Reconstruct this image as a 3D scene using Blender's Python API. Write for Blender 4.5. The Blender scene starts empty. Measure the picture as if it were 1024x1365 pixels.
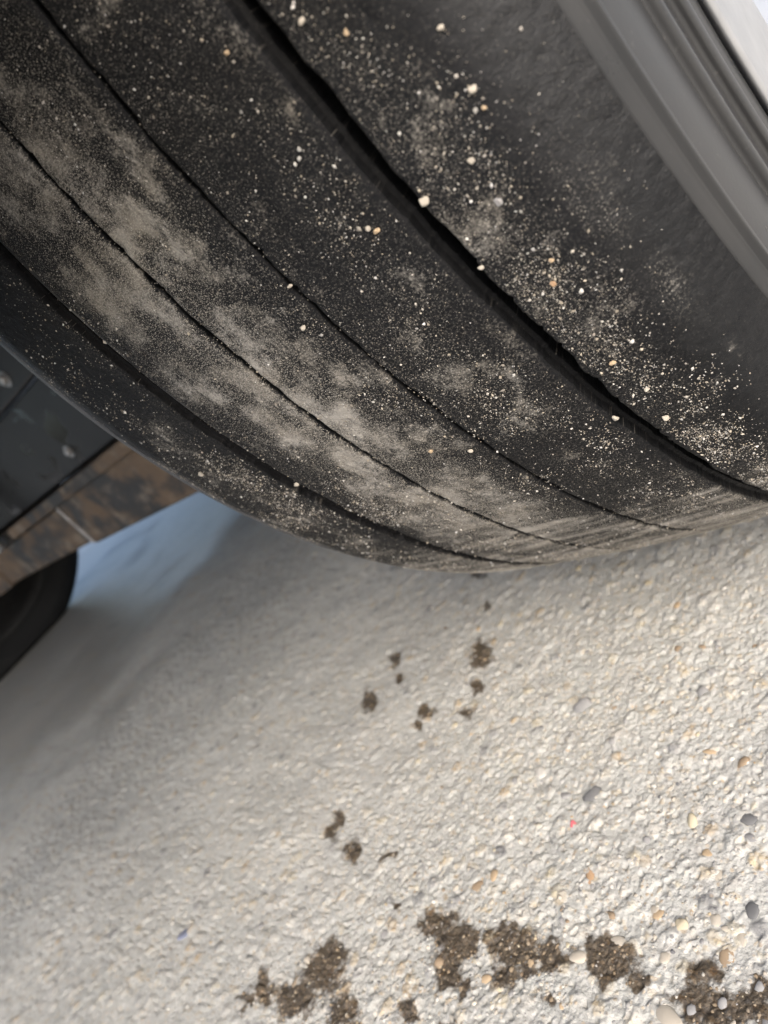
import bpy, math
import numpy as np
from mathutils import Vector, Matrix

# ------------------------------------------------------------------ camera
scene = bpy.context.scene
col = scene.collection
cam_data = bpy.data.cameras.new('camera')
cam = bpy.data.objects.new('camera', cam_data)
col.objects.link(cam)
CR = Vector((0.6676, 0.4214, -0.6138)).normalized()
CF = Vector((-0.6998, 0.6367, -0.3239)).normalized()
CU = CR.cross(CF).normalized()
CR = CF.cross(CU).normalized()
M = Matrix((CR, CU, -CF)).transposed().to_4x4()
M.translation = Vector((0.1442, -0.4610, 0.2399))
cam.matrix_world = M
cam_data.sensor_fit = 'VERTICAL'
cam_data.sensor_height = 34.6
cam_data.sensor_width = 25.95
cam_data.lens = 967.05 / 1365 * 34.6
cam_data.clip_start = 0.01
cam_data.clip_end = 500
cam_data.dof.use_dof = True
cam_data.dof.focus_distance = 0.205
cam_data.dof.aperture_fstop = 13.0
scene.camera = cam

# ------------------------------------------------------------------ sky, sun, exposure
SUN_AZ, SUN_EL = math.radians(132), math.radians(38)
world = bpy.data.worlds.new('World')
scene.world = world
world.use_nodes = True
wn = world.node_tree
wn.nodes.clear()
sky = wn.nodes.new('ShaderNodeTexSky')
sky.sky_type = 'NISHITA'
sky.sun_disc = False
sky.sun_elevation = SUN_EL
sky.sun_rotation = SUN_AZ
sky.air_density = 0.8
sky.dust_density = 3.2
sky.ozone_density = 0.5
bg = wn.nodes.new('ShaderNodeBackground')
bg.inputs['Strength'].default_value = 0.15
wo = wn.nodes.new('ShaderNodeOutputWorld')
wn.links.new(sky.outputs[0], bg.inputs['Color'])
wn.links.new(bg.outputs[0], wo.inputs['Surface'])

sun_data = bpy.data.lights.new('sun', 'SUN')
sun_data.energy = 1.5
sun_data.angle = math.radians(40)
sun_data.color = (1.0, 0.955, 0.88)
sun = bpy.data.objects.new('sun', sun_data)
col.objects.link(sun)
sd = Vector((math.sin(SUN_AZ) * math.cos(SUN_EL), math.cos(SUN_AZ) * math.cos(SUN_EL), math.sin(SUN_EL)))
sun.rotation_euler = (-sd).to_track_quat('-Z', 'Y').to_euler()
sun.location = sd * 5

scene.view_settings.view_transform = 'Standard'
scene.view_settings.look = 'None'
scene.view_settings.gamma = 1.0
scene.view_settings.use_curve_mapping = False
scene.view_settings.exposure = 1.16
scene.render.engine = 'CYCLES'
scene.cycles.max_bounces = 5
scene.cycles.use_denoising = True

# ------------------------------------------------------------------ helpers
rng = np.random.default_rng(7)
PERM = rng.permutation(4096)
RND = rng.random(4096)
def hsh(i, j, seed=0):
    return (PERM[(i + PERM[(j + 131 * seed) & 4095]) & 4095])
def vnoise(x, y, seed=0):
    xi = np.floor(x).astype(np.int64); yi = np.floor(y).astype(np.int64)
    fx = x - xi; fy = y - yi
    fx = fx * fx * (3 - 2 * fx); fy = fy * fy * (3 - 2 * fy)
    a = RND[hsh(xi, yi, seed)]; b = RND[hsh(xi + 1, yi, seed)]
    c = RND[hsh(xi, yi + 1, seed)]; d = RND[hsh(xi + 1, yi + 1, seed)]
    return (a * (1 - fx) + b * fx) * (1 - fy) + (c * (1 - fx) + d * fx) * fy
def fbm(x, y, oct=4, seed=0, gain=0.5):
    s = 0; a = 1; t = 0
    for o in range(oct):
        s = s + a * vnoise(x * 2 ** o + 17.3 * o, y * 2 ** o - 9.1 * o, seed + o); t += a; a *= gain
    return s / t
def worley(x, y, seed=0, jit=0.9):
    """distance to nearest and second nearest jittered point, and a random number of the nearest cell"""
    xi = np.floor(x).astype(np.int64); yi = np.floor(y).astype(np.int64)
    d1 = np.full(x.shape, 9.0); d2 = np.full(x.shape, 9.0); idn = np.zeros(x.shape)
    for di in (-1, 0, 1):
        for dj in (-1, 0, 1):
            h1 = hsh(xi + di, yi + dj, seed); h2 = hsh(xi + di, yi + dj, seed + 5)
            px = xi + di + 0.5 + jit * (RND[h1] - 0.5); py = yi + dj + 0.5 + jit * (RND[h2] - 0.5)
            d = np.hypot(x - px, y - py)
            m = d < d1
            d2 = np.where(m, d1, np.minimum(d2, d))
            idn = np.where(m, RND[(h1 * 7 + h2) & 4095], idn)
            d1 = np.where(m, d, d1)
    return d1, d2, idn
def sstep(a, b, x):
    t = np.clip((x - a) / (b - a), 0, 1)
    return t * t * (3 - 2 * t)

def mesh_np(name, verts, faces, smooth=True, uv=None, attrs=None):
    """verts (n,3), faces (m,k) numpy arrays"""
    me = bpy.data.meshes.new(name)
    verts = np.ascontiguousarray(verts, dtype=np.float32); faces = np.ascontiguousarray(faces, dtype=np.int32)
    k = faces.shape[1]; m = len(faces)
    me.vertices.add(len(verts)); me.vertices.foreach_set('co', verts.ravel())
    me.loops.add(m * k); me.loops.foreach_set('vertex_index', faces.ravel())
    me.polygons.add(m)
    me.polygons.foreach_set('loop_start', np.arange(0, m * k, k, dtype=np.int32))
    me.polygons.foreach_set('loop_total', np.full(m, k, dtype=np.int32))
    me.polygons.foreach_set('use_smooth', np.full(m, smooth, dtype=bool))
    me.update(calc_edges=True)
    if uv is not None:
        l = me.uv_layers.new(name='UVMap')
        l.data.foreach_set('uv', np.ascontiguousarray(uv[faces.ravel()], dtype=np.float32).ravel())
    for an, av in (attrs or {}).items():
        if av.ndim == 1:
            a = me.attributes.new(an, 'FLOAT', 'POINT'); a.data.foreach_set('value', av.astype(np.float32))
        else:
            a = me.attributes.new(an, 'FLOAT_COLOR', 'POINT')
            c = np.ones((len(verts), 4), np.float32); c[:, :3] = av
            a.data.foreach_set('color', c.ravel())
    return me
def grid_faces(nu, nv, closed_u=False):
    i = np.arange(nu if closed_u else nu - 1)[:, None]; j = np.arange(nv - 1)[None, :]
    i2 = (i + 1) % nu
    return np.stack([i * nv + j, i2 * nv + j, i2 * nv + j + 1, i * nv + j + 1], -1).reshape(-1, 4)
def add(name, me, mat=None, parent=None):
    o = bpy.data.objects.new(name, me); col.objects.link(o)
    if mat is not None and not me.materials: me.materials.append(mat)
    if parent is not None: o.parent = parent
    return o
def empty(name, loc=(0, 0, 0)):
    o = bpy.data.objects.new(name, None); o.location = loc; o.empty_display_size = 0.05; col.objects.link(o)
    return o
def tag(o, label=None, cat=None, group=None, kind=None):
    if label: o['label'] = label
    if cat: o['category'] = cat
    if group: o['group'] = group
    if kind: o['kind'] = kind
    return o
def bev_box(name, lo, hi, mat, parent=None, bev=0.002, seg=2, shear=None):
    import bmesh
    bm = bmesh.new(); bmesh.ops.create_cube(bm, size=1)
    lo = Vector(lo); hi = Vector(hi)
    for v in bm.verts: v.co = Vector([(lo[i] + hi[i]) / 2 + v.co[i] * (hi[i] - lo[i]) for i in range(3)])
    if shear:
        for v in bm.verts: shear(v.co)
    bmesh.ops.bevel(bm, geom=bm.edges[:], offset=bev, segments=seg, affect='EDGES', profile=0.6)
    me = bpy.data.meshes.new(name); bm.to_mesh(me); bm.free()
    for p in me.polygons: p.use_smooth = False
    return add(name, me, mat, parent)
def extrude_poly(name, pts_yz, x0, x1, mat, parent=None, bev=0):
    """outline in the y-z plane, given thickness along x"""
    import bmesh
    bm = bmesh.new()
    vs = [bm.verts.new((x0, y, z)) for y, z in pts_yz]
    f = bm.faces.new(vs)
    r = bmesh.ops.extrude_face_region(bm, geom=[f])
    for v in r['geom']:
        if isinstance(v, bmesh.types.BMVert): v.co.x = x1
    bmesh.ops.recalc_face_normals(bm, faces=bm.faces[:])
    if bev: bmesh.ops.bevel(bm, geom=[e for e in bm.edges], offset=bev, segments=2, affect='EDGES')
    me = bpy.data.meshes.new(name); bm.to_mesh(me); bm.free()
    return add(name, me, mat, parent)

# ------------------------------------------------------------------ materials
class NT:
    def __init__(s, name):
        s.mat = bpy.data.materials.new(name); s.mat.use_nodes = True
        s.t = s.mat.node_tree; s.t.nodes.clear()
        s.out = s.n('ShaderNodeOutputMaterial'); s.b = s.n('ShaderNodeBsdfPrincipled')
        s.t.links.new(s.b.outputs[0], s.out.inputs[0])
    def n(s, typ, **kw):
        nd = s.t.nodes.new(typ)
        for k, v in kw.items(): setattr(nd, k, v)
        return nd
    def link(s, a, b): s.t.links.new(a, b)
    def set(s, sock, v):
        if isinstance(v, bpy.types.NodeSocket): s.link(v, sock)
        elif isinstance(v, (tuple, list)): sock.default_value = tuple(v) + ((1,) if len(v) == 3 and len(sock.default_value) == 4 else ())
        else: sock.default_value = v
    def math(s, op, a, b=0.0, c=None, clamp=False):
        nd = s.n('ShaderNodeMath', operation=op, use_clamp=clamp); s.set(nd.inputs[0], a); s.set(nd.inputs[1], b)
        if c is not None: s.set(nd.inputs[2], c)
        return nd.outputs[0]
    def noise(s, vec, scale, detail=4, rough=0.55, dist=0.0):
        nd = s.n('ShaderNodeTexNoise'); s.link(vec, nd.inputs['Vector'])
        nd.inputs['Scale'].default_value = scale; nd.inputs['Detail'].default_value = detail
        nd.inputs['Roughness'].default_value = rough; nd.inputs['Distortion'].default_value = dist
        return nd.outputs['Fac']
    def ramp(s, v, lo, hi, a=0.0, b=1.0):
        nd = s.n('ShaderNodeMapRange', interpolation_type='SMOOTHSTEP'); s.set(nd.inputs[0], v)
        for i, x in zip((1, 2, 3, 4), (lo, hi, a, b)): nd.inputs[i].default_value = x
        return nd.outputs[0]
    def mix(s, f, a, b, mode='MIX'):
        nd = s.n('ShaderNodeMix', data_type='RGBA', blend_type=mode)
        s.set(nd.inputs[0], f); s.set(nd.inputs[6], a); s.set(nd.inputs[7], b)
        return nd.outputs[2]
    def obj(s): return s.n('ShaderNodeTexCoord').outputs['Object']
    def uv(s): return s.n('ShaderNodeTexCoord').outputs['UV']
    def attr(s, name, col=False):
        nd = s.n('ShaderNodeAttribute', attribute_name=name); return nd.outputs['Color' if col else 'Fac']
    def scale(s, vec, xyz):
        nd = s.n('ShaderNodeMapping'); s.link(vec, nd.inputs[0]); nd.inputs['Scale'].default_value = xyz
        return nd.outputs[0]
    def bump(s, h, strength, dist, prev=None):
        nd = s.n('ShaderNodeBump'); s.set(nd.inputs['Height'], h)
        nd.inputs['Strength'].default_value = strength; nd.inputs['Distance'].default_value = dist
        if prev is not None: s.link(prev, nd.inputs['Normal'])
        return nd.outputs[0]
    def fin(s, base=None, rough=None, normal=None, metal=None, spec=None):
        for k, v in (('Base Color', base), ('Roughness', rough), ('Metallic', metal), ('Specular IOR Level', spec)):
            if v is not None: s.set(s.b.inputs[k], v)
        if normal is not None: s.link(normal, s.b.inputs['Normal'])
        return s.mat

def mat_concrete():
    m = NT('concrete')
    P = m.obj()
    big = m.noise(P, 6, 4); mid = m.noise(P, 60, 5); fine = m.noise(P, 420, 6, 0.65); grain = m.noise(P, 1400, 4, 0.7)
    base = m.mix(m.ramp(big, 0.35, 0.7), (0.425, 0.424, 0.392), (0.49, 0.486, 0.452))
    base = m.mix(m.ramp(mid, 0.35, 0.75, 0, 0.45), base, (0.355, 0.34, 0.315))
    base = m.mix(m.ramp(fine, 0.52, 0.68, 0, 0.55), base, (0.30, 0.28, 0.25))
    base = m.mix(m.ramp(fine, 0.48, 0.34, 0, 0.6), base, (0.59, 0.575, 0.545))
    # sand grains of several colours in the paste
    vor = m.n('ShaderNodeTexVoronoi', feature='F1'); m.link(P, vor.inputs['Vector']); vor.inputs['Scale'].default_value = 520
    sep = m.n('ShaderNodeSeparateColor'); m.link(vor.outputs['Color'], sep.inputs[0])
    gm = m.math('MULTIPLY', m.ramp(sep.outputs[0], 0.80, 0.86), m.ramp(vor.outputs['Distance'], 0.5, 0.3))
    gcol = m.mix(sep.outputs[1], (0.42, 0.30, 0.17), (0.62, 0.56, 0.46))
    base = m.mix(m.math('MULTIPLY', gm, 0.65), base, gcol)
    gm2 = m.math('MULTIPLY', m.ramp(sep.outputs[2], 0.93, 0.96), m.ramp(vor.outputs['Distance'], 0.45, 0.25))
    base = m.mix(m.math('MULTIPLY', gm2, 0.7), base, (0.12, 0.12, 0.125))
    # embedded aggregate: a vertex colour with the stone's own tint
    st = m.attr('stone'); tint = m.attr('tint', True)
    base = m.mix(st, base, tint)
    # damp brown spots
    stain = m.attr('stain')
    sfine = m.ramp(m.noise(P, 300, 5, 0.7), 0.2, 0.8, -0.3, 0.3)
    sm = m.ramp(m.math('ADD', stain, sfine), 0.30, 0.75)
    wetc = m.mix(1.0, base, (0.25, 0.195, 0.14), 'MULTIPLY')
    wetc = m.mix(m.ramp(m.noise(P, 700, 3), 0.40, 0.60, 0, 0.7), wetc, (0.040, 0.033, 0.026))
    base = m.mix(sm, base, wetc)
    # under-car shade painted into the concrete colour, with some blotchy dirt
    shade_grime = m.attr('shade_grime')
    base = m.mix(shade_grime, base, m.mix(1.0, base, (0.66, 0.68, 0.71), 'MULTIPLY'))
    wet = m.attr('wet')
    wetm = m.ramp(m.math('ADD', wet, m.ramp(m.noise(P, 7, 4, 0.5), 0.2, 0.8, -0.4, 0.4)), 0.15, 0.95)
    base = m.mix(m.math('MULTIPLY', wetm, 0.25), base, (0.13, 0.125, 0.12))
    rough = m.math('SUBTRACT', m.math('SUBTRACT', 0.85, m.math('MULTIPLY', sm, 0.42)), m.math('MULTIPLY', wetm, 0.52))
    n1 = m.bump(fine, 0.75, 0.0012)
    n2 = m.bump(grain, 0.7, 0.0005, n1)
    n3 = m.bump(m.ramp(vor.outputs['Distance'], 0.0, 0.6, 1, 0), 0.3, 0.0006, n2)
    return m.fin(base, rough, n3)

def mat_tread(dust=True):
    m = NT('worn_rubber' if dust else 'clean_rubber')
    uvn = m.uv() if dust else m.obj()
    P = uvn
    sep = m.n('ShaderNodeSeparateXYZ'); m.link(P, sep.inputs[0])
    X, S = sep.outputs[0], sep.outputs[1]
    n_f = m.noise(P, 1300, 5, 0.7)
    n_m = m.noise(P, 260, 5, 0.65)
    base = m.mix(m.ramp(n_m, 0.35, 0.7), (0.0052, 0.0056, 0.0066), (0.0105, 0.0108, 0.0116))
    rough = m.ramp(n_m, 0.3, 0.7, 0.55, 0.75)
    if dust:
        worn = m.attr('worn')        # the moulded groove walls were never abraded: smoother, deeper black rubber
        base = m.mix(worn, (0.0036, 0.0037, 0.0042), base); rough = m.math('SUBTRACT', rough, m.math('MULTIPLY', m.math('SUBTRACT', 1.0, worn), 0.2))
        d_attr = m.attr('dust')
        low = m.ramp(S, 0.37, 0.30)
        cl_a = m.noise(m.scale(P, (1.0, 0.8, 1)), 64, 7, 0.7, 0.3); cl_b = m.noise(m.scale(P, (0.55, 2.6, 1)), 60, 5, 0.6, 0.2)
        cl = m.math('ADD', m.math('MULTIPLY', cl_a, m.math('SUBTRACT', 1.0, low)), m.math('MULTIPLY', cl_b, low))
        cl2 = m.noise(m.scale(P, (1.0, 1.0, 1)), 120, 5, 0.65)
        q = m.math('ADD', m.math('MULTIPLY', m.math('SUBTRACT', cl, 0.5), 3.8), m.math('MULTIPLY', m.math('SUBTRACT', cl2, 0.5), 0.9))
        q = m.math('ADD', q, m.math('MULTIPLY', m.math('SUBTRACT', n_f, 0.5), 1.5))
        q = m.math('ADD', q, m.math('SUBTRACT', m.math('MULTIPLY', d_attr, 1.15), 0.62))
        film = m.math('ADD', m.ramp(q, -0.12, 0.92, 0.0, 0.82), m.math('MULTIPLY', m.ramp(d_attr, 0.0, 0.3), m.ramp(n_f, 0.48, 0.68, 0.0, 0.14)))
        # fine sand specks stuck all over
        sp = m.noise(P, 900, 3, 0.6)
        spm = m.ramp(m.math('ADD', sp, m.math('MULTIPLY', m.math('SUBTRACT', d_attr, 0.5), 0.16)), 0.60, 0.67)
        sp2 = m.noise(P, 2600, 2, 0.5)
        spm2 = m.ramp(m.math('ADD', sp2, m.math('MULTIPLY', m.math('SUBTRACT', d_attr, 0.5), 0.14)), 0.605, 0.65)
        dustc = m.mix(m.ramp(m.noise(P, 70, 3), 0.35, 0.65), (0.29, 0.264, 0.225), (0.40, 0.375, 0.335))
        base = m.mix(film, base, dustc)
        base = m.mix(m.math('MULTIPLY', spm, m.ramp(d_attr, 0.05, 0.6, 0.12, 0.55)), base, (0.29, 0.26, 0.22))
        base = m.mix(m.math('MULTIPLY', spm2, m.ramp(d_attr, 0.05, 0.6, 0.2, 0.75)), base, (0.40, 0.37, 0.32))
        shl = m.ramp(X, 0.078, 0.090)
        shl = m.math('MAXIMUM', shl, m.ramp(X, -0.090, -0.0985))
        rough = m.math('SUBTRACT', rough, m.math('MULTIPLY', shl, 0.28))
        gloss = m.math('ADD', m.math('MULTIPLY', shl, 0.2), 0.13)
        rough = m.math('MAXIMUM', rough, m.ramp(film, 0.0, 0.4, 0.0, 0.95))
    nb = m.bump(n_m, 0.3, 0.0007)
    nb = m.bump(n_f, 0.7, 0.0005, nb)
    return m.fin(base, rough, nb, spec=gloss if dust else 0.3)

def mat_simple(name, c1, c2, scale, r1, r2, bump=0.0, dist=0.001, metal=0.0, spec=0.5):
    m = NT(name); P = m.obj()
    n = m.noise(P, scale, 6, 0.6)
    base = m.mix(m.ramp(n, 0.3, 0.7), c1, c2)
    rough = m.ramp(m.noise(P, scale * 2.3, 4), 0.3, 0.7, r1, r2)
    nb = m.bump(m.noise(P, scale * 6, 4, 0.6), bump, dist) if bump else None
    return m.fin(base, rough, nb, metal, spec)

def mat_sidewall():
    m = NT('sidewall_rubber'); P = m.obj()
    n = m.noise(P, 25, 5); f = m.noise(P, 700, 4, 0.6)
    base = m.mix(m.ramp(n, 0.3, 0.7), (0.030, 0.031, 0.032), (0.040, 0.040, 0.040))
    base = m.mix(m.ramp(f, 0.66, 0.72, 0, 0.35), base, (0.16, 0.15, 0.14))
    rough = m.ramp(n, 0.3, 0.7, 0.26, 0.34)
    return m.fin(base, rough, m.bump(f, 0.12, 0.0003), spec=0.5)

def mat_rust():
    m = NT('rusty_painted_steel'); P = m.obj()
    n = m.noise(P, 16, 7, 0.65, 0.4); f = m.noise(P, 130, 5, 0.65); b = m.noise(P, 40, 5)
    base = m.mix(m.ramp(n, 0.40, 0.58), (0.014, 0.013, 0.012), (0.10, 0.068, 0.043))
    base = m.mix(m.ramp(b, 0.5, 0.72, 0, 0.7), base, (0.17, 0.135, 0.10))
    base = m.mix(m.ramp(f, 0.55, 0.7, 0, 0.5), base, (0.03, 0.022, 0.017))
    return m.fin(base, m.ramp(n, 0.3, 0.7, 0.5, 0.85), m.bump(f, 0.5, 0.0012))

def mat_shield():
    m = NT('black_undercoated_panel'); P = m.obj()
    n = m.noise(P, 20, 5); f = m.noise(P, 240, 4)
    blot = m.ramp(m.noise(P, 26, 3, 0.45, 0.6), 0.56, 0.60)
    base = m.mix(m.ramp(n, 0.3, 0.7), (0.011, 0.0115, 0.0125), (0.016, 0.0165, 0.017))
    base = m.mix(blot, base, (0.004, 0.004, 0.004))
    rough = m.math('SUBTRACT', m.ramp(n, 0.3, 0.7, 0.32, 0.42), m.math('MULTIPLY', blot, 0.26))
    return m.fin(base, rough, m.bump(f, 0.15, 0.0005), spec=0.2)

def mat_attr_stone(name, rough=0.8, bscale=900):
    m = NT(name); P = m.obj()
    c = m.attr('tint', True)
    n = m.noise(P, bscale, 4, 0.6)
    base = m.mix(m.ramp(n, 0.35, 0.7, 0, 0.35), c, m.mix(1.0, c, (0.55, 0.52, 0.48), 'MULTIPLY'))
    return m.fin(base, rough, m.bump(n, 0.3, 0.0003))

MAT = dict(concrete=mat_concrete(), tread=mat_tread(), rubber=mat_tread(False), sidewall=mat_sidewall(), rust=mat_rust(), shield=mat_shield(),
           grit=mat_attr_stone('sand_grain', 0.85, 1800), stone=mat_attr_stone('aggregate_stone', 0.7, 600),
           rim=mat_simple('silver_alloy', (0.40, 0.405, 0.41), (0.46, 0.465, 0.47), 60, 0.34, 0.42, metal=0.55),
           bead=mat_simple('smooth_rubber', (0.045, 0.047, 0.052), (0.06, 0.062, 0.067), 60, 0.3, 0.42, 0.1, 0.0004),  # bead colour lightened to stand in for the sky reflection along it
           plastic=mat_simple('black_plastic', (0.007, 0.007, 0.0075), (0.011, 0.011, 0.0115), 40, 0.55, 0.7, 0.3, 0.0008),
           paint=mat_simple('grey_car_paint', (0.10, 0.105, 0.11), (0.11, 0.115, 0.12), 5, 0.2, 0.25),
           steel=mat_simple('dull_steel', (0.30, 0.29, 0.28), (0.40, 0.39, 0.38), 80, 0.35, 0.5, 0.2, 0.0005, 0.9),
           bright=mat_simple('bright_zinc', (0.62, 0.66, 0.72), (0.72, 0.75, 0.80), 60, 0.25, 0.35, metal=0.9))

# ------------------------------------------------------------------ the ground
def axis(lo, hi, step, cap, ext_lo, ext_hi):
    """fine lines between lo and hi, growing to cap within the given reach, then out to the horizon"""
    mid = np.arange(lo, hi, step)
    def grow(reach):
        out = []; s = step; d = 0
        while d < 40:
            s = min(s * 1.02, cap) if d < reach else s * 1.10
            d += s; out.append(d)
        return np.array(out)
    return np.concatenate([lo - grow(ext_lo)[::-1], mid, mid[-1] + grow(ext_hi)])
gx = axis(-0.14, 0.05, 0.00055, 0.002, 0.5, 0.05)
gy = axis(-0.415, -0.22, 0.00055, 0.002, 0.12, 0.25)
GXX, GYY = np.meshgrid(gx, gy, indexing='ij')
spx = np.gradient(gx)[:, None] * np.ones_like(GYY); spy = np.gradient(gy)[None, :] * np.ones_like(GXX)
SP = np.maximum(spx, spy)

STAINS = [[-0.1468, -0.21117, 0.0101, -0.00156, 0.00522, -0.01177], [-0.13981, -0.23594, 0.00598, -0.00066, 0.00231, -0.0051], [-0.22901, -0.20322, 0.00833, -0.00122, 0.004, -0.00655], [-0.21224, -0.22233, 0.00466, -0.00056, 0.0024, -0.00401], [-0.23361, -0.23812, 0.00887, -0.00081, 0.00646, -0.00965], [-0.17251, -0.25142, 0.00847, -0.00066, 0.00307, -0.00563], [-0.17289, -0.26215, 0.00453, -0.00027, 0.00303, -0.0054], [-0.13721, -0.25518, 0.00576, -0.00044, 0.0022, -0.00472], [-0.18537, -0.13214, 0.00955, -0.00265, 0.00311, -0.0069], [-0.16157, -0.16909, 0.00426, -0.00096, 0.00227, -0.00521], [-0.20287, -0.32465, 0.00584, 0.00027, 0.00456, -0.00611], [-0.20248, -0.33235, 0.00576, 0.00034, 0.00387, -0.00507], [-0.1783, -0.3415, 0.00752, 0.00058, 0.00493, -0.00695], [-0.14977, -0.34126, 0.00367, 0.0003, 0.00116, -0.00186], [-0.12954, -0.36384, 0.0028, 0.00035, 0.00116, -0.00191], [-0.10336, -0.36638, 0.01146, 0.00158, 0.00339, -0.00645], [-0.08958, -0.37216, 0.01217, 0.00187, 0.00402, -0.0082], [-0.08802, -0.38366, 0.00817, 0.00145, 0.00362, -0.00718], [-0.07755, -0.3887, 0.00354, 0.00068, 0.00164, -0.00344], [-0.06725, -0.36873, 0.007, 0.00107, 0.00263, -0.00638], [-0.05701, -0.37135, 0.01182, 0.00192, 0.00291, -0.00763], [-0.04191, -0.37024, 0.00923, 0.00153, 0.00164, -0.00496], [-0.06089, -0.38154, 0.00726, 0.00133, 0.0018, -0.00441], [-0.05058, -0.37913, 0.0057, 0.00104, 0.00126, -0.0034], [-0.02205, -0.36822, 0.00731, 0.00123, 0.00188, -0.00709], [-0.01583, -0.36964, 0.00918, 0.0016, 0.00148, -0.00601], [-0.00786, -0.37372, 0.00415, 0.00078, 0.0006, -0.00268], [-0.02482, -0.36353, 0.00522, 0.00082, 0.00107, -0.00396], [-0.15775, -0.39107, 0.01072, 0.00181, 0.00569, -0.00747], [-0.15956, -0.39959, 0.01532, 0.0028, 0.00652, -0.00823], [-0.17007, -0.41122, 0.01465, 0.00293, 0.00594, -0.00686], [-0.1364, -0.40894, 0.00866, 0.0018, 0.00402, -0.00549], [-0.19487, -0.41117, 0.00761, 0.00146, 0.0064, -0.00667], [-0.20317, -0.41952, 0.00772, 0.00156, 0.0028, -0.00274], [-0.18952, -0.41675, 0.00529, 0.00107, 0.00208, -0.00217], [-0.09916, -0.40256, 0.00676, 0.00142, 0.00194, -0.00335], [-0.03913, -0.38628, 0.00237, 0.00048, 0.00077, -0.00226], [0.01418, -0.36781, 0.00604, 0.0011, 0.00069, -0.00473], [0.0118, -0.37596, 0.00598, 0.00121, 0.00098, -0.00615], [0.02021, -0.3774, 0.00739, 0.00156, 0.00068, -0.00516], [0.02964, -0.37235, 0.00751, 0.00152, 0.00051, -0.00516], [0.03342, -0.3664, 0.00419, 0.00079, 0.00031, -0.00368], [0.03817, -0.37361, 0.00789, 0.00166, 0.0004, -0.00574], [-0.0026, -0.3732, 0.00228, 0.00043, 0.00036, -0.00177], [-0.07473, -0.40627, 0.0163, 0.00374, 0.00218, -0.00438], [-0.12712, -0.41828, 0.0161, 0.00369, 0.00335, -0.00463], [-0.00057, -0.38927, 0.00477, 0.00109, 0.00058, -0.00277]]
STONES = [
('gray',-0.0615,-0.2583,0.00471),
('dark',-0.0424,-0.3050,0.00429),
('gray',-0.0568,-0.3049,0.00296),
('orange',-0.0332,-0.3409,0.00345),
('dark',0.0274,-0.3447,0.00278),
('red',-0.0487,-0.3188,0.00157),
('tan',-0.0682,-0.3842,0.00228),
('cream',-0.0061,-0.3490,0.00289),
('gray',-0.0025,-0.2544,0.00339),
('dark',0.0225,-0.3133,0.00292),
('blue',-0.2902,-0.3999,0.00391),
('cream',-0.2259,-0.3711,0.00285),
('tan',-0.0045,-0.3501,0.00209),
('cream',0.0159,-0.3499,0.00345),
('cream',0.0007,-0.3644,0.00235),
('cream',-0.0172,-0.3618,0.00249),
('tan',-0.0815,-0.3442,0.00272),
('brown',-0.0877,-0.3491,0.00274),
('cream',0.0052,-0.3806,0.00374),
('cream',0.0146,-0.3347,0.00244),
('brown',0.0204,-0.3611,0.00283),
('gray',0.0245,-0.3203,0.00234),
('cream',0.0244,-0.3542,0.00226),
('tan',0.0104,-0.3269,0.00212),
('white',-0.3250,-0.2066,0.00323),
('yellow',-0.0427,-0.1776,0.00362),
('yellow',-0.0953,-0.1506,0.00275),
('tan',0.0050,-0.2848,0.00208),
('cream',-0.0308,-0.3697,0.00267),
('tan',-0.0503,-0.3751,0.00180),
('gray',0.0121,-0.3780,0.00184),
]
PEBBLES = [
('cream',0.0814,1.3849,0.00099),
('tan',0.0811,1.3728,0.00076),
('cream',0.0740,1.3554,0.00092),
('cream',0.0829,1.4190,0.00072),
('white',0.0460,1.4238,0.00063),
('white',0.0474,1.4280,0.00062),
('tan',0.0480,1.3595,0.00103),
('cream',0.0468,1.3636,0.00088),
('cream',0.0197,1.3679,0.00082),
('cream',0.0612,1.3552,0.00126),
('tan',0.0733,1.2718,0.00087),
('grey',0.0730,1.3253,0.00109),
('cream',0.0604,1.2962,0.00089),
('cream',0.0650,1.4717,0.00086),
('tan',0.0703,1.4519,0.00073),
('tan',0.0487,1.4918,0.00078),
('white',0.0739,1.1781,0.00079),
('tan',0.0668,1.1687,0.00099),
('cream',0.0652,1.0830,0.00108),
('cream',0.0556,1.1099,0.00127),
('orange',0.0702,1.2562,0.00089),
('cream',0.0149,1.1480,0.00100),
('tan',0.0054,1.1689,0.00102),
('cream',-0.0822,1.2676,0.00148),
('cream',-0.0513,1.1995,0.00118),
('white',0.0735,1.2389,0.00075),
('cream',0.0678,1.1256,0.00103),
('cream',0.0128,1.3376,0.00104),
]

def stain_at(x, y):
    wx = x + (vnoise(x * 160, y * 160, 31) - 0.5) * 0.006 + (vnoise(x * 420, y * 420, 33) - 0.5) * 0.0028
    wy = y + (vnoise(x * 160, y * 160, 32) - 0.5) * 0.006 + (vnoise(x * 420, y * 420, 34) - 0.5) * 0.0028
    s = np.zeros_like(x)
    for cx, cy, ax, ay, bx, by in STAINS:
        det = ax * by - ay * bx
        dx = wx - cx; dy = wy - cy
        u = (dx * by - dy * bx) / det; v = (ax * dy - ay * dx) / det
        s = np.maximum(s, 1.25 - np.sqrt(u * u + v * v) * 0.75)
    return np.clip(s, 0, 1)

PAL = np.array([(0.50, 0.45, 0.36), (0.44, 0.36, 0.24), (0.36, 0.34, 0.31), (0.52, 0.49, 0.43), (0.40, 0.30, 0.18), (0.26, 0.255, 0.25),
                (0.56, 0.53, 0.47), (0.47, 0.43, 0.37), (0.13, 0.13, 0.135), (0.48, 0.42, 0.30)])

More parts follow.
